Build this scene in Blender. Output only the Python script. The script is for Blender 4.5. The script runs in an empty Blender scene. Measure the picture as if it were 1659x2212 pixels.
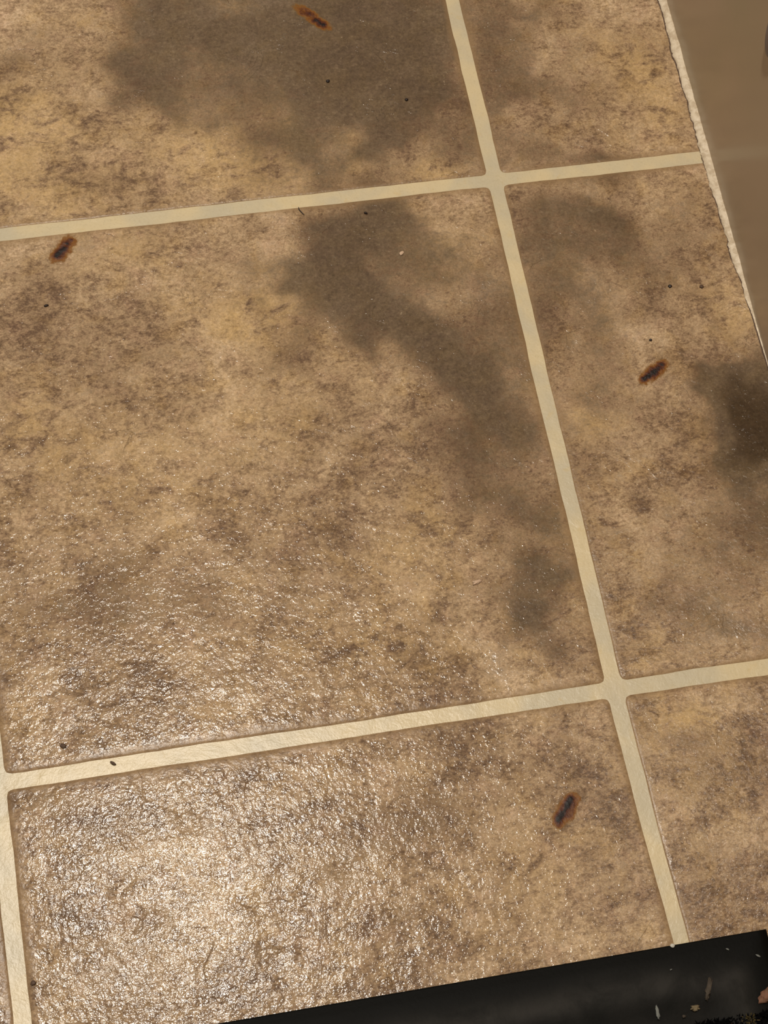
import bpy, bmesh, math, random
from mathutils import Vector, Matrix, noise
random.seed(7)
scn = bpy.context.scene
C = scn.collection
T = 0.3048                      # tile pitch in metres
W, H, F = 1659.0, 2212.0, 3915.0

# ------------------------------------------------------------------ camera
rv = Vector((0.4091, -0.1084, -0.1599))
R = Matrix.Rotation(rv.length, 3, rv.normalized())
CAM = Vector((-0.7424, -1.8177, 2.7960)) * T
cd = bpy.data.cameras.new('camera'); cam = bpy.data.objects.new('camera', cd); C.objects.link(cam)
cam.matrix_world = Matrix.Translation(CAM) @ R.to_4x4()
cd.sensor_fit = 'HORIZONTAL'; cd.sensor_width = 36.0; cd.lens = 36.0 * F / W
cd.clip_start = 0.01; scn.camera = cam

# ------------------------------------------------------------------ world, lamp, exposure
w = bpy.data.worlds.new('world'); scn.world = w; w.use_nodes = True
bg = w.node_tree.nodes['Background']
bg.inputs['Color'].default_value = (1.0, 0.89, 0.76, 1); bg.inputs['Strength'].default_value = 0.30
def lamp(loc, power, size, col):
    l = bpy.data.lights.new('ceiling_lamp', 'AREA'); l.shape = 'DISK'; l.size = size
    l.energy = power; l.color = col
    o = bpy.data.objects.new('ceiling_lamp', l); C.objects.link(o); o.location = loc
    return o
lamp((-0.24, 0.11, 2.30), 34, 0.13, (1.0, 0.915, 0.80))
scn.view_settings.view_transform = 'Standard'; scn.view_settings.look = 'None'
scn.view_settings.gamma = 1.0; scn.view_settings.use_curve_mapping = False
scn.view_settings.exposure = 0.05

# ------------------------------------------------------------------ helpers
def at(u, v, z=0.0):            # point of the level z seen at pixel (u, v)
    d = R @ Vector(((u - W/2)/F, -(v - H/2)/F, -1.0))
    return CAM + d * ((z - CAM.z)/d.z)
def srgb(r, g, b):
    f = lambda c: (c/255/12.92) if c/255 <= .04045 else ((c/255+.055)/1.055)**2.4
    return (f(r), f(g), f(b), 1.0)
def fbm(x, y, s, seed=0.0, o=3):
    return noise.fractal(Vector((x*s, y*s, seed)), 1.0, 2.0, o)
def obj(name, bm, mats, parent=None, smooth=True):
    me = bpy.data.meshes.new(name); bm.to_mesh(me); bm.free()
    for m in (mats if isinstance(mats, (list, tuple)) else [mats]): me.materials.append(m)
    if smooth:
        for p in me.polygons: p.use_smooth = True
    o = bpy.data.objects.new(name, me); C.objects.link(o)
    if parent: o.parent = parent
    return o
def tag(o, label, cat, group=None):
    o['label'] = label; o['category'] = cat
    if group: o['group'] = group
    return o

class NT:                       # tiny node-building helper
    def __init__(s, name):
        s.m = bpy.data.materials.new(name); s.m.use_nodes = True
        s.t = s.m.node_tree; s.b = s.t.nodes['Principled BSDF']; s.L = s.t.links
    def n(s, typ, **k):
        nd = s.t.nodes.new(typ)
        for a, v in k.items():
            if a.startswith('_'): setattr(nd, a[1:], v)
            else: s.set(nd.inputs[a.replace('__', ' ')], v)
        return nd
    def set(s, sock, v):
        if isinstance(v, bpy.types.NodeSocket): s.L.new(v, sock)
        elif isinstance(v, bpy.types.Node): s.L.new(v.outputs[0], sock)
        else: sock.default_value = v
    def noise(s, vec, scale, detail=4, rough=.55, dist=0.0, seed=None):
        nd = s.n('ShaderNodeTexNoise', _noise_dimensions='4D' if seed is not None else '3D',
                 Vector=vec, Scale=scale, Detail=detail, Roughness=rough, Distortion=dist)
        if seed is not None: nd.inputs['W'].default_value = seed
        return nd.outputs[0]
    def math(s, op, a, b=0.0, c=None, clamp=False):
        nd = s.t.nodes.new('ShaderNodeMath'); nd.operation = op; nd.use_clamp = clamp
        s.set(nd.inputs[0], a); s.set(nd.inputs[1], b)
        if c is not None: s.set(nd.inputs[2], c)
        return nd.outputs[0]
    def rng(s, v, a, b, c=0.0, d=1.0, typ='SMOOTHSTEP'):
        nd = s.t.nodes.new('ShaderNodeMapRange'); nd.interpolation_type = typ
        for i, x in enumerate((v, a, b, c, d)): s.set(nd.inputs[i], x)
        return nd.outputs[0]
    def mix(s, f, a, b, mode='MIX'):
        nd = s.t.nodes.new('ShaderNodeMix'); nd.data_type = 'RGBA'; nd.blend_type = mode
        s.set(nd.inputs[0], f); s.set(nd.inputs[6], a); s.set(nd.inputs[7], b)
        return nd.outputs[2]
    def mapping(s, vec, scale=(1, 1, 1), rot=0.0):
        return s.n('ShaderNodeMapping', Vector=vec, Scale=scale, Rotation=(0, 0, rot)).outputs[0]

# ------------------------------------------------------------------ materials
def mat_tile():
    s = NT('vinyl_tile'); P = s.n('ShaderNodeNewGeometry').outputs['Position']
    A = s.n('ShaderNodeAttribute', _attribute_name='print').outputs['Color']
    sep = s.n('ShaderNodeSeparateColor', Color=A)
    dark, warm, edge = sep.outputs[0], sep.outputs[1], sep.outputs[2]
    st = s.mapping(P, (1, 1.5, 1), .12)
    n_big = s.noise(P, 22, 4, .6, .6, 1.3)
    n_mid = s.noise(st, 75, 7, .72, .7, 3.1)
    n_fine = s.noise(st, 330, 5, .75, .4, 5.7)
    n_fine2 = s.noise(st, 520, 4, .7, .3, 9.2)
    n_hue = s.noise(P, 60, 4, .6, .5, 12.4)
    # base mottle
    n_f3 = s.noise(st, 900, 3, .7, .2, 61.0)
    v = s.math('ADD', s.math('MULTIPLY', n_mid, .40), s.math('ADD', s.math('MULTIPLY', n_fine, .40), s.math('MULTIPLY', n_f3, .20)))
    v = s.math('ADD', v, s.math('MULTIPLY', s.math('SUBTRACT', n_big, .5), .35))
    v = s.math('MULTIPLY_ADD', s.math('SUBTRACT', v, .5), 1.38, .5)
    ramp = s.n('ShaderNodeValToRGB', Fac=v); cr = ramp.color_ramp
    cr.elements[0].position = .37; cr.elements[0].color = srgb(108, 86, 68)
    cr.elements[1].position = .66; cr.elements[1].color = srgb(216, 189, 156)
    e = cr.elements.new(.445); e.color = srgb(138, 113, 88)
    e = cr.elements.new(.50); e.color = srgb(160, 134, 105)
    e = cr.elements.new(.565); e.color = srgb(182, 155, 122)
    col = ramp.outputs[0]
    # hue drift: golden ochre against pinkish beige
    col = s.mix(s.math('MULTIPLY', s.rng(n_hue, .50, .66), .50), col, s.mix(1.0, col, (1.0, .94, .74, 1), 'MULTIPLY'))
    col = s.mix(s.math('MULTIPLY', s.rng(n_hue, .48, .34), .45), col, s.mix(1.0, col, (1.0, .94, 1.0, 1), 'MULTIPLY'))
    # warm pale print
    wm = s.math('MULTIPLY', warm, s.rng(n_mid, .36, .6), clamp=True)
    col = s.mix(s.math('MULTIPLY', wm, .75), col, s.mix(n_fine, srgb(180, 146, 92), srgb(224, 192, 140)))
    # slate clouds of the print, darker patch at right edge: attribute broken up by noise
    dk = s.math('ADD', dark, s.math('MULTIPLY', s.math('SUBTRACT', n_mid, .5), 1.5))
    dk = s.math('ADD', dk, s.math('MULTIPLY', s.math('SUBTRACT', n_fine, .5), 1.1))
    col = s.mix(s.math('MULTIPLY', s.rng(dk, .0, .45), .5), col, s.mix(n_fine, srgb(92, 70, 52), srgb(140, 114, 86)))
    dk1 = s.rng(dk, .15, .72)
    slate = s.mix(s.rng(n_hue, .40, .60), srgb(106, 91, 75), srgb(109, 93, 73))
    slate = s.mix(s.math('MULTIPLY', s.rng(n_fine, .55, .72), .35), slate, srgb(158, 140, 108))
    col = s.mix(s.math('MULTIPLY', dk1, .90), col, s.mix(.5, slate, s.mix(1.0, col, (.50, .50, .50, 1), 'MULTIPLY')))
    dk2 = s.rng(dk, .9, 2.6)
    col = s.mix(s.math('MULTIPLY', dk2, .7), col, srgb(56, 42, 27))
    # brown speckle clusters
    sp = s.math('MULTIPLY', s.rng(n_fine2, .60, .70), s.rng(s.noise(P, 34, 3, .6, .3, 21.0), .50, .66))
    col = s.mix(s.math('MULTIPLY', sp, .65), col, srgb(84, 60, 38))
    # fine grain over everything, pale flecks here and there
    g_ = s.rng(s.math('ADD', s.math('MULTIPLY', s.noise(P, 640, 4, .8, .3, 71.0), .6), s.math('MULTIPLY', s.noise(P, 260, 4, .7, .6, 73.0), .4)), .36, .64, .70, 1.30, 'LINEAR')
    gc = s.n('ShaderNodeCombineColor', Red=g_, Green=g_, Blue=g_).outputs[0]
    col = s.mix(1.0, col, gc, 'MULTIPLY')
    fl = s.math('MULTIPLY', s.rng(s.noise(P, 480, 5, .75, .6, 77.0), .60, .70), s.rng(s.noise(P, 55, 3, .6, .3, 79.0), .46, .60))
    col = s.mix(s.math('MULTIPLY', fl, .38), col, srgb(226, 202, 168))
    # thin brown veins
    vv = s.n('ShaderNodeTexVoronoi', _feature='DISTANCE_TO_EDGE', Scale=17.0,
             Vector=s.n('ShaderNodeVectorMath', _operation='ADD', **{}).outputs[0])
    va = vv.inputs['Vector'].links[0].from_node
    s.set(va.inputs[0], s.mapping(P, (1, 1.9, 1), .5))
    nv = s.n('ShaderNodeTexNoise', Vector=P, Scale=38.0, Detail=5.0)
    sc = s.n('ShaderNodeVectorMath', _operation='SCALE'); s.set(sc.inputs[0], nv.outputs['Color']); sc.inputs['Scale'].default_value = .045
    s.set(va.inputs[1], sc.outputs[0])
    vein = s.math('MULTIPLY', s.rng(vv.outputs['Distance'], .012, .0), s.rng(s.noise(P, 26, 2, .5, 0, 31.0), .60, .68))
    col = s.mix(s.math('MULTIPLY', vein, .5), col, srgb(88, 62, 38))
    # plain pressed border next to the joints
    ed = s.math('MULTIPLY', s.rng(edge, .25, .95), .62)
    col = s.mix(ed, col, s.mix(n_big, srgb(132, 106, 76), srgb(154, 125, 88)))
    s.set(s.b.inputs['Base Color'], col)
    # relief
    m1 = s.noise(P, 270, 3, .6, .35, 41.0)
    m2 = s.noise(s.mapping(P, (1, 1.3, 1), -.4), 620, 2, .5, .2, 43.0)
    m3 = s.noise(P, 85, 4, .6, 1.2, 47.0)
    ridge = s.rng(s.math('ABSOLUTE', s.math('SUBTRACT', s.noise(P, 48, 3, .5, 1.6, 51.0), .5)), .0, .02)
    rmask = s.rng(s.noise(P, 30, 2, .5, .2, 53.0), .52, .64)
    smooth = s.math('SUBTRACT', 1.0, s.math('MULTIPLY', edge, .45))
    h = s.math('MULTIPLY', m1, 0.00038)
    h = s.math('ADD', h, s.math('MULTIPLY', m2, 0.00012))
    h = s.math('ADD', h, s.math('MULTIPLY', m3, 0.00036))
    h = s.math('ADD', h, s.math('MULTIPLY', s.math('MULTIPLY', ridge, rmask), -0.00020))
    h = s.math('MULTIPLY', h, smooth)
    h = s.math('ADD', h, s.math('MULTIPLY', vein, -0.00015))
    bp = s.n('ShaderNodeBump', Strength=1.0, Distance=1.0, Height=h)
    s.set(s.b.inputs['Normal'], bp)
    s.set(s.b.inputs['Roughness'], s.math('ADD', s.rng(n_mid, .35, .65, .10, .16, 'LINEAR'), s.math('MULTIPLY', edge, .22)))
    s.b.inputs['IOR'].default_value = 1.5; s.b.inputs['Specular IOR Level'].default_value = .18
    return s.m
def mat_grout():
    s = NT('vinyl_grout'); P = s.n('ShaderNodeNewGeometry').outputs['Position']
    a = s.noise(P, 24, 3, .6, .3, 2.0); b = s.noise(P, 900, 3, .7, 0, 3.0)
    col = s.mix(s.rng(a, .38, .62), srgb(212, 194, 155), srgb(196, 184, 156))
    col = s.mix(s.math('MULTIPLY', s.rng(b, .5, .7), .22), col, srgb(160, 145, 108))
    col = s.mix(s.math('MULTIPLY', s.rng(s.noise(P, 150, 4, .7, .5, 6.0), .58, .68), .25), col, srgb(206, 176, 112))
    s.set(s.b.inputs['Base Color'], col)
    h = s.math('ADD', s.math('MULTIPLY', b, .00010), s.math('MULTIPLY', s.noise(P, 110, 4, .6, .6, 8.0), .00040))
    s.set(s.b.inputs['Normal'], s.n('ShaderNodeBump', Strength=1.0, Distance=1.0, Height=h))
    s.b.inputs['Roughness'].default_value = .34
    return s.m
def mat_simple(name, col, rough=.6, bump=0.0, bs=300, var=0.0, var_col=None, vs=60, spec=.5):
    s = NT(name); P = s.n('ShaderNodeNewGeometry').outputs['Position']
    c = col
    if var_col: c = s.mix(s.math('MULTIPLY', s.rng(s.noise(P, vs, 4, .65, .4, 4.4), .40, .62), var), col, var_col)
    s.set(s.b.inputs['Base Color'], c); s.b.inputs['Roughness'].default_value = rough
    s.b.inputs['Specular IOR Level'].default_value = spec
    if bump: s.set(s.b.inputs['Normal'], s.n('ShaderNodeBump', Strength=1.0, Distance=1.0,
                   Height=s.math('MULTIPLY', s.noise(P, bs, 4, .6, .3, 1.1), bump)))
    return s.m
def mat_burn():                 # scorched melted vinyl; colour follows the char attribute, ragged thin rim
    s = NT('scorched_vinyl'); P = s.n('ShaderNodeNewGeometry').outputs['Position']
    A = s.n('ShaderNodeAttribute', _attribute_name='char').outputs['Fac']
    n1 = s.noise(P, 520, 4, .7, .5, 2.2); n2 = s.noise(P, 240, 3, .6, .5, 7.2)
    v = s.math('ADD', A, s.math('MULTIPLY', s.math('SUBTRACT', n1, .5), .55))
    v = s.math('ADD', v, s.math('MULTIPLY', s.math('SUBTRACT', n2, .5), .30))
    r = s.n('ShaderNodeValToRGB', Fac=v); cr = r.color_ramp
    cr.elements[0].position = .12; cr.elements[0].color = srgb(168, 122, 62)
    cr.elements[1].position = .80; cr.elements[1].color = srgb(22, 17, 16)
    e = cr.elements.new(.28); e.color = srgb(136, 88, 34)
    e = cr.elements.new(.42); e.color = srgb(100, 56, 20)
    e = cr.elements.new(.56); e.color = srgb(72, 32, 16)
    e = cr.elements.new(.66); e.color = srgb(34, 20, 16)
    s.set(s.b.inputs['Base Color'], r.outputs[0]); s.b.inputs['Roughness'].default_value = .45; s.b.inputs['Specular IOR Level'].default_value = .25
    s.set(s.b.inputs['Alpha'], s.rng(v, .06, .36))
    s.set(s.b.inputs['Normal'], s.n('ShaderNodeBump', Strength=1.0, Distance=1.0,
          Height=s.math('ADD', s.math('MULTIPLY', n1, .0003), s.math('MULTIPLY', n2, .0005))))
    return s.m
def mat_rubber():
    s = NT('black_rubber'); P = s.n('ShaderNodeNewGeometry').outputs['Position']
    a = s.noise(P, 45, 5, .65, .5, 3.3)
    A = s.n('ShaderNodeAttribute', _attribute_name='sheen').outputs['Fac']
    f = s.math('MULTIPLY', A, s.rng(a, .30, .62, .35, 1.0))
    col = s.mix(f, srgb(9, 9, 7), srgb(47, 45, 42))  # grey sheen of the raised ridge, painted into the rubber colour
    s.set(s.b.inputs['Base Color'], col); s.b.inputs['Roughness'].default_value = .62
    s.b.inputs['Specular IOR Level'].default_value = .10
    s.set(s.b.inputs['Normal'], s.n('ShaderNodeBump', Strength=1.0, Distance=1.0, Height=s.math('MULTIPLY', s.noise(P, 500, 3, .6, 0, 1.0), .00012)))
    return s.m
def mat_panel():
    s = NT('glossy_panel'); P = s.n('ShaderNodeNewGeometry').outputs['Position']
    a = s.noise(P, 9, 3, .5, .3, 3.9)
    col = s.mix(s.rng(a, .35, .65), srgb(176, 155, 130), srgb(168, 152, 124))
    s.set(s.b.inputs['Base Color'], col); s.b.inputs['Roughness'].default_value = .24
    s.b.inputs['Specular IOR Level'].default_value = .35
    s.set(s.b.inputs['Normal'], s.n('ShaderNodeBump', Strength=1.0, Distance=1.0, Height=s.math('MULTIPLY', s.noise(P, 240, 2, .5, 0, 1.0), .00003)))
    return s.m
M = dict(tile=mat_tile(), grout=mat_grout(), burn=mat_burn(), rubber=mat_rubber(), panel=mat_panel(),
    caulk=mat_simple('old_caulk', srgb(222, 206, 180), .5, .0004, 500, .6, srgb(172, 150, 118), 240),
    speck=mat_simple('dark_grit', srgb(34, 20, 14), .5, .0002, 900),
    speck_brown=mat_simple('brown_grit', srgb(84, 62, 46), .6, .0002, 900),
    crumb=mat_simple('pale_crumb', srgb(214, 184, 156), .7, .0003, 800, .5, srgb(176, 148, 120), 500),
    white=mat_simple('white_flake', srgb(200, 196, 184), .7, .0003, 800),
    lint=mat_simple('grey_lint', srgb(120, 122, 116), .8, .0003, 900),
    tan=mat_simple('tan_crumb', srgb(112, 98, 72), .8, .0004, 700),
    leaf=mat_simple('brown_fibre', srgb(72, 62, 50), .8, .0004, 700, .6, srgb(52, 44, 36), 400),
    pinkish=mat_simple('reddish_scrap', srgb(122, 84, 64), .8, .0004, 400, .7, srgb(96, 80, 58), 200),
    pile_k=mat_simple('black_pile', srgb(9, 8, 9), .9, spec=.1), pile_r=mat_simple('red_pile', srgb(62, 26, 20), .9, spec=.1),
    pile_g=mat_simple('gold_pile', srgb(92, 80, 50), .9, spec=.1), pile_b=mat_simple('brown_pile', srgb(72, 52, 38), .9, spec=.1),
    pile_s=mat_simple('grey_pile', srgb(44, 44, 46), .9, spec=.1),
    cap=mat_simple('grey_plastic', srgb(112, 104, 108), .4))

# ------------------------------------------------------------------ clouds on the floor: vinyl print, plus a darkest patch at the right edge
PXM = T/1190.0
def blob(u, v, ru, rv_, ang, s):        # centre, radii (in photo pixels at floor scale), tilt, strength
    c = at(u, v); a = math.radians(ang)
    ax = at(u + 10*math.cos(a), v + 10*math.sin(a)) - c; ay = at(u - 10*math.sin(a), v + 10*math.cos(a)) - c
    return (c.x, c.y, ax.x/10*ru, ax.y/10*ru, ay.x/10*rv_, ay.y/10*rv_, s)
def ev(bl, x, y):
    t = 0.0
    for cx, cy, ax, ay, bx, by, s in bl:
        dx, dy = x-cx, y-cy
        if dx*dx+dy*dy > 4.5*max(ax*ax+ay*ay, bx*bx+by*by): continue
        p = (dx*ax+dy*ay)/(ax*ax+ay*ay); q = (dx*bx+dy*by)/(bx*bx+by*by)
        r2 = p*p+q*q
        if r2 < 4.0: t += s*math.exp(-r2*1.15) if r2 < 3.2 else s*math.exp(-r2*1.15)*(4-r2)/.8
    return t
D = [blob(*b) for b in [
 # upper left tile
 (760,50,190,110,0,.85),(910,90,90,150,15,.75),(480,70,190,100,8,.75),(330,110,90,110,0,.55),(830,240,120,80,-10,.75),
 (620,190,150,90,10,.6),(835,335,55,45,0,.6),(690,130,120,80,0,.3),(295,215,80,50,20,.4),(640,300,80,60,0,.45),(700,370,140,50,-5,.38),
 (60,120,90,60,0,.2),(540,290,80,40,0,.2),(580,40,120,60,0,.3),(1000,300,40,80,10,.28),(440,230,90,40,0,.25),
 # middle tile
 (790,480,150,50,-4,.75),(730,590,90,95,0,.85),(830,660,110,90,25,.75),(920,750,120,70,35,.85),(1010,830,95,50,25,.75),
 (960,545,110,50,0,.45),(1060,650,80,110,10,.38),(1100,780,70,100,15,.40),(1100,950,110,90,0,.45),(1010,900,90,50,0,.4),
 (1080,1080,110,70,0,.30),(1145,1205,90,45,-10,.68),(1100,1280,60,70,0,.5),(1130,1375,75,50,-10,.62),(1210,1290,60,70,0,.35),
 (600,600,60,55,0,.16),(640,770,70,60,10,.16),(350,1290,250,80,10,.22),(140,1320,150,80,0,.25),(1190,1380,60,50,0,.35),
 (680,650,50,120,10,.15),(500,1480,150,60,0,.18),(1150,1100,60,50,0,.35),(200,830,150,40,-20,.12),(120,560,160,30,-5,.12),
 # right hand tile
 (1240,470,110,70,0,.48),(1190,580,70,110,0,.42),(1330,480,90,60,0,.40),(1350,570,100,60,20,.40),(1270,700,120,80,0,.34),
 (1600,865,110,80,25,1.25),(1645,945,95,80,30,1.35),(1550,815,70,45,-25,.95),(1700,900,120,120,0,1.6),(1460,560,70,60,0,.25),(1500,470,60,50,0,.25),  # the strong blobs make the darkest patch, at the right edge
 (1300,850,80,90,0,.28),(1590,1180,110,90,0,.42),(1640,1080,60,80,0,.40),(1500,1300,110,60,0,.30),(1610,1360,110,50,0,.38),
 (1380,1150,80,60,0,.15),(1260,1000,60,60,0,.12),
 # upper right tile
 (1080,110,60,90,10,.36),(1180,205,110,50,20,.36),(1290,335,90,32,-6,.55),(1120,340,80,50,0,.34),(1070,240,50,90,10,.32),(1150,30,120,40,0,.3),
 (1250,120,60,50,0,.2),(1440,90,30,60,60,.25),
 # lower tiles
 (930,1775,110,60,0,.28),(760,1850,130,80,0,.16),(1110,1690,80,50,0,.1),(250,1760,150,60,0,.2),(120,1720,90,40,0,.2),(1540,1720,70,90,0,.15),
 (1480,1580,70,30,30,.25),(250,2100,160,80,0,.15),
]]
Y = [blob(*b) for b in [
 (40,290,130,120,0,.9),(110,420,160,60,0,.6),(480,330,220,80,5,.85),(640,390,90,30,0,.5),(560,650,110,110,0,.7),(440,690,110,60,0,.6),(260,560,130,60,0,.5),
 (1390,140,90,90,0,.9),(1420,250,90,60,0,.5),(930,365,60,40,0,.9),(990,520,80,60,0,.6),(1270,900,55,60,0,.7),(1260,1180,60,140,10,.5),
 (800,1400,220,70,0,.6),(900,1200,150,60,0,.5),(1510,1540,90,50,0,.9),(960,1110,90,50,0,.6),(300,1000,260,150,0,.45),(70,930,90,100,0,.5),
 (1580,660,80,60,0,.7),(1390,620,60,40,0,.4),(200,80,60,60,0,.3),(1480,1700,110,110,0,.4),(860,470,60,40,0,.3),(1460,420,60,40,0,.3),(1250,60,70,50,0,.4),
 (600,900,120,80,0,.4),(1560,980,70,60,0,.4),(1200,1850,120,120,0,.3),(760,780,90,50,0,.3),(1380,1420,90,40,0,.5),(1590,1640,60,60,0,.4),
]]

# ------------------------------------------------------------------ floor: jointing sheet with tiles on it
PX = 0.4145*T                                  # face of the panel
def panel_x(y): return PX + (y/T)*0.0126*T     # the panel runs very slightly out of true
bm = bmesh.new()
bmesh.ops.create_grid(bm, x_segments=8, y_segments=8, size=1.0)
for v in bm.verts: v.co = Vector((-0.37 + v.co.x*0.86, 0.0 + v.co.y*1.25, -0.00032))
r = bmesh.ops.extrude_face_region(bm, geom=bm.faces[:])
for g in r['geom']:
    if isinstance(g, bmesh.types.BMVert): g.co.z -= 0.02
bmesh.ops.recalc_face_normals(bm, faces=bm.faces)
floor = obj('floor', bm, M['grout'], smooth=False); floor['kind'] = 'structure'
floor['label'] = 'tan stone-print vinyl floor in large squares with cream grout lines'
GH = 0.0036
def wob(k, t):  return 0.0006*fbm(t, k*7.3, 9.0, 1.7) + 0.00028*fbm(t, k*3.1, 60.0, 4.2)
WL = {0: [(.4, .9), (0, .4), (-.55, -2.8), (-1, -4.9), (-1.2, -.6), (-1.42, 6)], -1: [(-.85, -7), (-1, -5), (-1.15, -4), (-1.45, 0)]}
def linex(ix, y):                               # how far a joint line wanders sideways at y
    if ix not in WL: return 0.0
    p = WL[ix]; t = y/T
    if t >= p[0][0]: return p[0][1]*PXM
    for (a, va), (b, vb) in zip(p, p[1:]):
        if t >= b:
            k = (t-b)/(a-b); k = k*k*(3-2*k); return (vb+(va-vb)*k)*PXM
    return p[-1][1]*PXM
def make_tile(ix, iy, fine):
    n = 112 if fine else 14
    x0, x1 = ix*T + GH, (ix+1)*T - GH; y0, y1 = iy*T + GH, (iy+1)*T - GH
    e = [0, .0004, .0010, .0020, .0036, .006, .009]
    def axis(a, b):
        L = b-a; inner = [e[-1] + (L-2*e[-1])*i/n for i in range(n+1)]
        return [a+t for t in e[:-1]] + [a+t for t in inner] + [b-t for t in reversed(e[:-1])]
    clip = ix == 0
    if clip: x1 = PX + 0.004
    xs, ys = axis(x0, x1), axis(y0, y1); nx, ny = len(xs), len(ys)
    verts = []; cols = []
    for j, y in enumerate(ys):
        for i, x in enumerate(xs):
            dl, dr, db, dt = x-x0, x1-x, y-y0, y1-y
            if clip: dr = 1.0
            d = min(dl, dr, db, dt)
            # rounded corner + wandering edge, fading inwards
            f = lambda q: max(0.0, 1-q/0.02)
            X = x + f(dl)*wob(ix*2+iy*9+1, y) - (f(dr)*wob(ix*2+iy*9+2, y) if not clip else 0)
            Yy = y + f(db)*wob(ix*5+iy*2+3, x) - f(dt)*wob(ix*5+iy*2+4, x)
            kx = (x-x0)/(x1-x0); X += linex(ix, y)*(1-kx) + (0 if clip else linex(ix+1, y)*kx)
            a, b = min(dl, dr), min(db, dt)
            if a < .003 and b < .003:
                k = (1-a/.003)*(1-b/.003)*.0011
                X += k if dl < dr else -k; Yy += k if db < dt else -k
            z = -0.0006 + 0.0006*min(1.0, d/0.0014)**.5 if d < .0014 else 0.0
            if d > .004: z += 0.00010*fbm(X, Yy, 26, 3.3)*min(1, (d-.004)/.01)
            verts.append((X, Yy, z))
            if fine:
                n1 = fbm(X, Yy, 30, 5.5, 5)*.020; n2 = fbm(X, Yy, 30, 15.5, 5)*.020
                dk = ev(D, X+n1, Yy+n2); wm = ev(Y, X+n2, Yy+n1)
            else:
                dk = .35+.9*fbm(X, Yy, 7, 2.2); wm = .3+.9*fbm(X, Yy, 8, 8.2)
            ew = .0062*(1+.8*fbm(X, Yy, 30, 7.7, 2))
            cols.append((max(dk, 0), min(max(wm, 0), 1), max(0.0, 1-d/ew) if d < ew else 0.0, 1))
    faces = [(j*nx+i, j*nx+i+1, (j+1)*nx+i+1, (j+1)*nx+i) for j in range(ny-1) for i in range(nx-1)]
    me = bpy.data.meshes.new('tile'); me.from_pydata(verts, [], faces)
    me.polygons.foreach_set('use_smooth', [True]*len(faces))
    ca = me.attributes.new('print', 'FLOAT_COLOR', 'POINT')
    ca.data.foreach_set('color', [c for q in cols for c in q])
    me.materials.append(M['tile'])
    o = bpy.data.objects.new('tile', me); C.objects.link(o); o.parent = floor
    return o
tiles = {}
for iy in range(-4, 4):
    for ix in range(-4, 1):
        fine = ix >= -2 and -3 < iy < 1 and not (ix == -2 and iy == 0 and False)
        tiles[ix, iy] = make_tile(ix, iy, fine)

# ------------------------------------------------------------------ burn marks (pieces of the tiles they were melted into)
def burn(u0, v0, u1, v1, wd, core, tile, label):
    # u0,v0 -> u1,v1: ends of the scorch; core: list of (t, side offset, radius, strength) of charred spots
    a, b = at(u0, v0), at(u1, v1); ax = b-a; Ln = ax.length; ax.normalize(); ay = Vector((-ax.y, ax.x, 0))
    hw = wd*PXM/2; nx_, ny_ = 56, 36; verts = []; ch = []
    for j in range(ny_+1):
        for i in range(nx_+1):
            s = (i/nx_)*1.6-.3; t = (j/ny_*2-1)*1.9
            px = a + ax*(s*Ln) + ay*(t*hw)
            k = .7*fbm(px.x, px.y, 260, u0)
            d = math.sqrt(t*t*.9 + abs((s-.5)*2)**3.2)
            halo = max(0.0, 1-(d/1.2)**2); halo += k*.5*min(1, halo*2.5)
            c = .40*min(1.0, halo*1.15)
            for (cs, ct, cr_, st) in core:
                q = ((s-cs)*Ln)**2 + ((t-ct)*hw)**2; q /= (cr_*.80*PXM)**2
                c += st*.72*math.exp(-q*1.2)
            on = min(1.0, max(0.0, halo)*3)
            edge = min(i, nx_-i, j, ny_-j)
            if edge == 0: c = 0; on = 0
            hgt = 0.00012*on + 0.00035*on*max(0.0, c-.45) + .00012*on*fbm(px.x, px.y, 500, 3.0)
            verts.append((px.x, px.y, 0.00010 + max(hgt, 0))); ch.append(max(0.0, c*1.0))
    faces = []
    for j in range(ny_):
        for i in range(nx_):
            q = (j*(nx_+1)+i, j*(nx_+1)+i+1, (j+1)*(nx_+1)+i+1, (j+1)*(nx_+1)+i)
            if max(ch[k] for k in q) > 0.0: faces.append(q)
    me = bpy.data.meshes.new('burn_mark'); me.from_pydata(verts, [], faces)
    me.polygons.foreach_set('use_smooth', [True]*len(faces))
    at_ = me.attributes.new('char', 'FLOAT', 'POINT'); at_.data.foreach_set('value', ch)
    me.materials.append(M['burn'])
    o = bpy.data.objects.new('burn_mark', me); C.objects.link(o); o.parent = tile; o['label'] = label
    return o
burn(634, 10, 716, 66, 30, [(.38,.1,9,.30),(.60,-.1,9,.45),(.72,-.1,10,.5),(.80,-.05,8,.4)], tiles[-1, 0], 'long charred cigarette burn with amber trail')
burn(113, 570, 158, 510, 36, [(.25,.15,9,.45),(.40,.1,11,.5),(.55,-.05,9,.4),(.72,-.05,7,.40),(.86,.0,7,.30)], tiles[-1, -1], 'oval burn with orange rim just below grout line')
burn(1380, 828, 1442, 780, 32, [(.18,.05,9,.5),(.32,0,9,.5),(.50,-.1,11,.55),(.66,0,9,.45),(.82,.15,10,.42)], tiles[0, -1], 'jagged black burn near panel')
burn(1200, 1788, 1247, 1712, 36, [(.18,.2,9,.45),(.34,.15,11,.5),(.50,.1,8,.4),(.64,.2,11,.55),(.80,.3,10,.45)], tiles[-1, -2], 'dark burn among bright sparkles')

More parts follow.
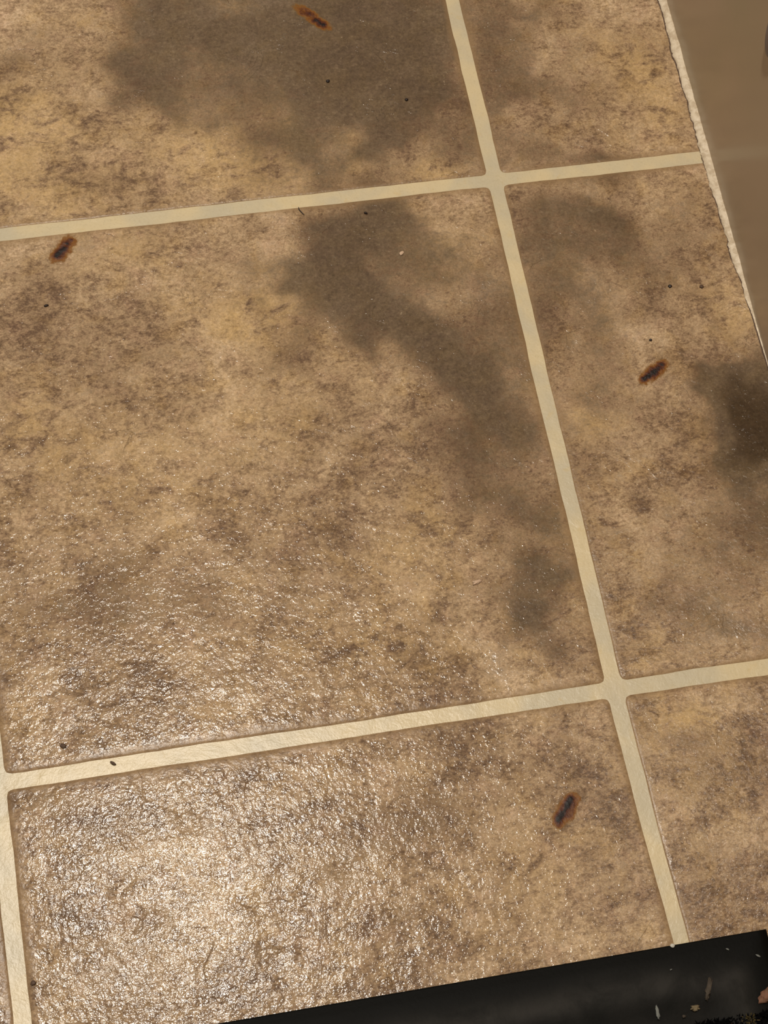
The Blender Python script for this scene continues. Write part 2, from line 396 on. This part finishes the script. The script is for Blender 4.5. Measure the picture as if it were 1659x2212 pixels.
# ------------------------------------------------------------------ side panel and its caulk
bm = bmesh.new()
prof = [(0.0, 0.0), (0.0, 0.004)] + [(0.0, .02+.06*k) for k in range(10)]
ysp = [-0.62 + .08*k for k in range(22)]
grid = []
for y in ysp:
    px = panel_x(y)
    ring = [(px, 0.0008), (px, 0.60), (px+.006, 0.612), (px+.05, 0.612), (px+.05, 0.0008)]
    grid.append([bm.verts.new((x, y, z)) for x, z in ring])
for k in range(len(grid)-1):
    for q in range(5):
        bm.faces.new((grid[k][q], grid[k][(q+1) % 5], grid[k+1][(q+1) % 5], grid[k+1][q]))
bm.faces.new(grid[0]); bm.faces.new(list(reversed(grid[-1])))
bmesh.ops.recalc_face_normals(bm, faces=bm.faces)
panel = obj('side_panel', bm, M['panel'], smooth=False)
tag(panel, 'smooth glossy taupe panel rising beside the right edge of the floor', 'panel')
bm = bmesh.new()                                # round cap just inside the frame at the top right
for k, (rr, dx) in enumerate([(.0085, 0), (.0085, .002), (.0075, .003), (.004, .0034)]):
    pass
c0 = None
def on_panel(u, v):
    d = R @ Vector(((u - W/2)/F, -(v - H/2)/F, -1.0))
    # plane x = PX + .0126*y
    t = (PX + .0126*CAM.y - CAM.x)/(d.x - .0126*d.y)
    return CAM + d*t
cc = on_panel(1693, 45)
rings = []
for rr, dx in [(.0100, .0003), (.0100, .0022), (.0088, .0032), (.0050, .0036)]:
    rings.append([bm.verts.new((cc.x-dx, cc.y+rr*math.cos(a*math.pi/16), cc.z+2.6*rr*math.sin(a*math.pi/16))) for a in range(32)])
for k in range(3):
    for a in range(32): bm.faces.new((rings[k][a], rings[k][(a+1) % 32], rings[k+1][(a+1) % 32], rings[k+1][a]))
bm.faces.new(rings[-1]); bm.faces.new(list(reversed(rings[0])))
bmesh.ops.recalc_face_normals(bm, faces=bm.faces)
o = obj('cap', bm, M['cap'], panel); o['label'] = 'grey rounded cap on the panel face'

def caulk():
    bm = bmesh.new(); rows = []; edge_l = []
    y = 0.50; ks = []
    while y > -0.150:
        ks.append(y); y -= .0011
    for y in ks:
        px = panel_x(y); t = y/T
        # width seen from above, tapering out past the second third of the right hand tile
        wd = .0050 if t > -.02 else max(.0008, .0050 + (t+.02)*.0062)
        if t < -.20: wd *= max(.45, 1+(t+.20)*2.4)
        wd *= .93 + .22*fbm(y, 0, 45, 3.1) + .09*fbm(y, 0, 320, 6.1)
        if -.255 < t < -.19: wd *= 1.25
        h = wd*.55*(1+.2*fbm(y, 1, 60, 1.1)); edge_l.append((px-wd, y, t))
        off = .0004*fbm(y, 2, 200, 2.1)
        ring = []
        for k in range(9):
            a = k/8*math.pi/2
            rj = 1+.12*fbm(y*1.0, k*.01, 420, 9.1)
            ring.append(bm.verts.new((px - wd*math.cos(a)*rj + off*(k < 5) , y, -.0004 + h*math.sin(a)*rj)))
        ring.append(bm.verts.new((px+.0006, y, h*.9))); ring.append(bm.verts.new((px+.0006, y, -.0006)))
        rows.append(ring)
    for a, b in zip(rows, rows[1:]):
        n = len(a)
        for k in range(n): bm.faces.new((a[k], a[(k+1) % n], b[(k+1) % n], b[k]))
    bm.faces.new(rows[0]); bm.faces.new(list(reversed(rows[-1])))
    bmesh.ops.recalc_face_normals(bm, faces=bm.faces)
    o = obj('trim_1', bm, M['caulk']); o['kind'] = 'structure'
    o['label'] = 'cracked off-white caulk bead between floor and panel'
    bm = bmesh.new(); pr = None                  # the dark crack where it has shrunk from the floor
    for x, y, t in edge_l:
        g_ = .00032*max(0.0, min(1, (t+.02)/.2)) + .0004*max(0, fbm(y, 5, 60, 3.3)) 
        if t < -.02: g_ = .0012*max(0, fbm(y, 5, 60, 3.3)-.12)
        c_ = [bm.verts.new((x+q, y, z)) for q, z in ((.0006, .0001), (-g_, .0001), (-g_, .00022), (.0006, .0003))]
        if pr:
            for k in range(4): bm.faces.new((pr[k], pr[(k+1) % 4], c_[(k+1) % 4], c_[k]))
        pr = c_
    q = obj('crack', bm, M['speck_brown'], o); q['label'] = 'dark crack along the caulk'
caulk()

# ------------------------------------------------------------------ door mat
MX1, MY1 = 0.1415*T, -1.419*T                    # its upper right corner
MX0, MY0 = MX1-.74, MY1-.46
BW = .046                                        # rubber border
mat = bpy.data.objects.new('doormat', None); C.objects.link(mat); mat.location = ((MX0+MX1)/2, (MY0+MY1)/2, 0)
tag(mat, 'black rubber-edged doormat with dark tufted pile at the bottom edge', 'mat')
inv = -mat.location
bm = bmesh.new(); dl = bm.verts.layers.float.new('sheen')
def hmat(x, y):
    d = min(MX1-x, MY1-y, x-MX0, y-MY0)
    z = .0016 + .0012*min(1, d/.006)
    w_ = .004*fbm(x, y, 9, 3.3)
    z += .0022*math.exp(-((d-.024+w_)/.010)**2)
    return z, d, w_
N1, N2 = 150, 96
g = []
for j in range(N2+1):
    row = []
    for i in range(N1+1):
        u = i/N1; v = j/N2
        x = MX0 + (MX1-MX0)*u; y = MY1 + (MY0-MY1)*(v**1.6)
        z, d, w_ = hmat(x, y)
        if i in (0, N1) or j in (0, N2): z = .0012
        vt = bm.verts.new((x, y, z)); 
        vt[dl] = min(1, max(0, 1.0*math.exp(-((d-.020+w_*1.4)/.007)**2) + .42*max(0, min(1, (d-.024)/.01)))) * max(0, min(1, (BW-.001-d)/.004))  # painted sheen: strongest along the ridge, weaker behind it, none under the pile
        row.append(vt)
    g.append(row)
for j in range(N2):
    for i in range(N1): bm.faces.new((g[j][i], g[j+1][i], g[j+1][i+1], g[j][i+1]))
be = [e for e in bm.edges if e.is_boundary]
r = bmesh.ops.extrude_edge_only(bm, edges=be)
for q in r['geom']:
    if isinstance(q, bmesh.types.BMVert): q.co.z = 0.0002
bmesh.ops.translate(bm, verts=bm.verts, vec=inv)
bmesh.ops.recalc_face_normals(bm, faces=bm.faces)
o = obj('rubber_border', bm, M['rubber'], mat)
# pile: thousands of short bent tufts, uncountable
verts, faces, mi = [], [], []
def tuft(x, y, z, hgt, rad, m):
    k0 = len(verts); a0 = random.random()*6.28; lx, ly = random.uniform(-.6, .6)*hgt, random.uniform(-.6, .6)*hgt
    for q in range(3):
        a = a0+q*2.094; verts.append((x+rad*math.cos(a), y+rad*math.sin(a), z))
    for q in range(3):
        a = a0+q*2.094+.4; verts.append((x+lx*.5+rad*.8*math.cos(a), y+ly*.5+rad*.8*math.sin(a), z+hgt*.6))
    verts.append((x+lx, y+ly, z+hgt))
    for q in range(3):
        w2 = (q+1) % 3
        faces.append((k0+q, k0+w2, k0+3+w2, k0+3+q)); faces.append((k0+3+q, k0+3+w2, k0+6)); mi.extend([m, m])
PE = [(lambda p: (p.x, p.y))(at(u, v, .006)) for u, v in [(1300, 2232), (1420, 2206), (1465, 2199), (1490, 2183), (1535, 2172), (1575, 2190), (1598, 2182), (1612, 2164), (1659, 2152)]]
def pile_edge(x):
    n_ = .0010*fbm(x, 0, 160, 2.9)
    if x <= PE[0][0]: return PE[0][1] - .002 + .003*fbm(x, 0, 45, 2.2) + n_
    for (a, ya), (b, yb) in zip(PE, PE[1:]):
        if x <= b: return ya + (yb-ya)*(x-a)/(b-a) + n_
    return PE[-1][1] + n_
cnt = 0
while cnt < 95000:
    x = random.uniform(MX0+BW, MX1-.004); y = MY1 - BW + .008 - (random.random()**1.7)*(MY1-MY0-BW*2)
    if y > pile_edge(x): continue
    c = fbm(x, y, 70, 11.0); c2 = fbm(x, y, 90, 17.0); m = 0
    if random.random() < .35: m = 0
    elif c > .42: m = 1
    elif c < -.46: m = 2
    elif c2 > .42: m = 3
    elif c2 < -.40: m = 4
    tuft(x-mat.location.x, y-mat.location.y, .0026, random.uniform(.0030, .0050), .00062, m); cnt += 1
me = bpy.data.meshes.new('pile'); me.from_pydata(verts, [], faces)
for k in ('pile_k', 'pile_r', 'pile_g', 'pile_b', 'pile_s'): me.materials.append(M[k])
me.polygons.foreach_set('material_index', mi)
po = bpy.data.objects.new('pile', me); C.objects.link(po); po.parent = mat; po['kind'] = 'stuff'
po['label'] = 'black tufted pile flecked with red and gold'

# ------------------------------------------------------------------ loose bits
def lump(name, u, v, ru, rv_, ang, mkey, label, cat, group=None, z=0.0, thick=.0006, seed=0, jag=.3):
    c = at(u, v, z); bm = bmesh.new(); bmesh.ops.create_icosphere(bm, subdivisions=3, radius=1)
    a = math.radians(-ang)
    for vt in bm.verts:
        k = 1 + jag*noise.noise(vt.co*1.7 + Vector((seed*3.1, seed, 0))) + jag*.8*noise.noise(vt.co*4.1 + Vector((seed, 5.0, 0)))
        p = vt.co*k; x, y = p.x*ru*PXM, p.y*rv_*PXM
        vt.co = Vector((x*math.cos(a)-y*math.sin(a), x*math.sin(a)+y*math.cos(a), max(0, p.z+.55)*thick))
    o = obj(name, bm, M[mkey]); o.location = (c.x, c.y, z + .00015)
    return tag(o, label, cat, group)
lump('grit_speck', 708, 176, 4.5, 3.6, 0, 'speck', 'black round speck on dark upper left tile, below the long burn', 'speck', seed=1)
lump('grit_speck', 878, 216, 3.6, 3, 0, 'speck', 'black speck on upper left tile, nearest the vertical grout line', 'speck', seed=2)
lump('grit_speck', 790, 461, 4, 2.4, 30, 'speck', 'tiny dark speck just below the upper grout line', 'speck', seed=3)
lump('grit_speck', 100, 661, 5, 2.4, -10, 'speck', 'black flat speck on middle tile, below the oval burn at left', 'speck', seed=4)
lump('grit_speck', 1447, 619, 4.2, 3.6, 0, 'speck', 'left one of two dark specks side by side above the jagged burn', 'speck', 'paired specks on the right tile', seed=5)
lump('grit_speck', 1515, 620, 4.4, 3.8, 0, 'speck_brown', 'right one of two dark specks side by side near the panel', 'speck', 'paired specks on the right tile', seed=6)
lump('grit_speck', 1405, 735, 3.2, 3.0, 0, 'speck', 'small black dot directly above the jagged burn', 'speck', seed=7)
lump('grit_speck', 137, 1612, 6.5, 4.5, 20, 'speck_brown', 'dark chip above the lower grout line at far left', 'speck', seed=8)
lump('grit_speck', 244, 1649, 6, 2.6, 35, 'speck_brown', 'dark sliver lying on the lower grout line at left', 'speck', seed=9)
lump('grit_speck', 72, 2124, 5, 4, 0, 'speck_brown', 'olive brown dot beside the left vertical grout line', 'speck', seed=10)
lump('pale_crumb', 867, 548, 6, 4, -50, 'crumb', 'small pinkish crumb on dark patch of the middle tile', 'crumb', seed=11)
lump('pale_crumb', 1030, 1258, 9, 4, -15, 'crumb', 'pale flaky crumb in the lower right of the middle tile', 'crumb', seed=12, jag=.6)
lump('white_flake', 1452, 2043, 4.5, 3.2, 0, 'white', 'white flake where the grout line meets the doormat', 'flake', z=.0018, seed=13)
def path_tube(name, pts, rad, mkey, label, cat, z=0.0, lift=.0003):
    c = at(*pts[len(pts)//2], z); cu = [at(u, v, z)-c for u, v in pts]
    bm = bmesh.new(); rows = []
    # smooth resample
    P = []
    for i in range(len(cu)-1):
        p0, p1, p2, p3 = cu[max(i-1, 0)], cu[i], cu[i+1], cu[min(i+2, len(cu)-1)]
        for k in range(4):
            t = k/4
            P.append(.5*((2*p1)+(p2-p0)*t+(2*p0-5*p1+4*p2-p3)*t*t+(3*p1-p0-3*p2+p3)*t**3))
    P.append(cu[-1])
    for i, p in enumerate(P):
        d = (P[min(i+1, len(P)-1)]-P[max(i-1, 0)]).normalized(); s = Vector((-d.y, d.x, 0))
        rr = rad*(.45+.55*math.sin(math.pi*(i+.6)/(len(P)+.2)))
        rows.append([bm.verts.new(p + s*rr*math.cos(a) + Vector((0, 0, rad+rr*math.sin(a)))) for a in [k*math.pi/3 for k in range(6)]])
    for a, b in zip(rows, rows[1:]):
        for k in range(6): bm.faces.new((a[k], a[(k+1) % 6], b[(k+1) % 6], b[k]))
    bm.faces.new(rows[0]); bm.faces.new(list(reversed(rows[-1])))
    bmesh.ops.recalc_face_normals(bm, faces=bm.faces)
    o = obj(name, bm, M[mkey]); o.location = (c.x, c.y, z+.0001); return tag(o, label, cat)
path_tube('hair', [(645, 448), (646, 453), (651, 459), (657, 465)], .00028, 'speck', 'short curved black hair touching underside of the upper grout line', 'hair')
def zmat(u, v):
    p = at(u, v, .003); return hmat(p.x, p.y)[0] + .0002
def ml(name, u, v, *a, **k): return lump(name, u, v, *a, z=zmat(u, v), **k)
ml('white_flake', 1571, 2051, 3.2, 1.4, 35, 'lint', 'faint white fleck on black rubber border, left of the mat corner', 'flake', seed=14)
ml('white_flake', 1637, 2065, 4.6, 1.6, 35, 'lint', 'slanted white fleck on rubber border below the mat corner', 'flake', seed=15)
ml('white_flake', 1449, 2095, 2.2, 1.2, -20, 'lint', 'tiny grey fleck on rubber border below the white flake', 'flake', seed=16)
ml('lint_strand', 1420, 2187, 3, 12, 4, 'lint', 'upright grey lint strand on the doormat border', 'lint', seed=17, jag=.45)
ml('tan_crumb', 1501, 2177, 7.5, 5.5, 0, 'tan', 'tan crumb on rubber border beside the pile', 'crumb', seed=18, jag=.7)
ml('brown_shred', 1530, 2137, 4.5, 20, 26, 'leaf', 'long brown shred lying on the black rubber border', 'shred', seed=19, jag=.7, thick=.0004)
ml('tan_crumb', 1477, 2196, 3.5, 2.4, 0, 'leaf', 'small brown crumb left of the tan one by the pile', 'crumb', seed=20, jag=.7)
ml('reddish_scrap', 1656, 2152, 17, 11, -25, 'pinkish', 'reddish tan scrap at the right end of the doormat', 'scrap', seed=21, jag=.45, thick=.0015)
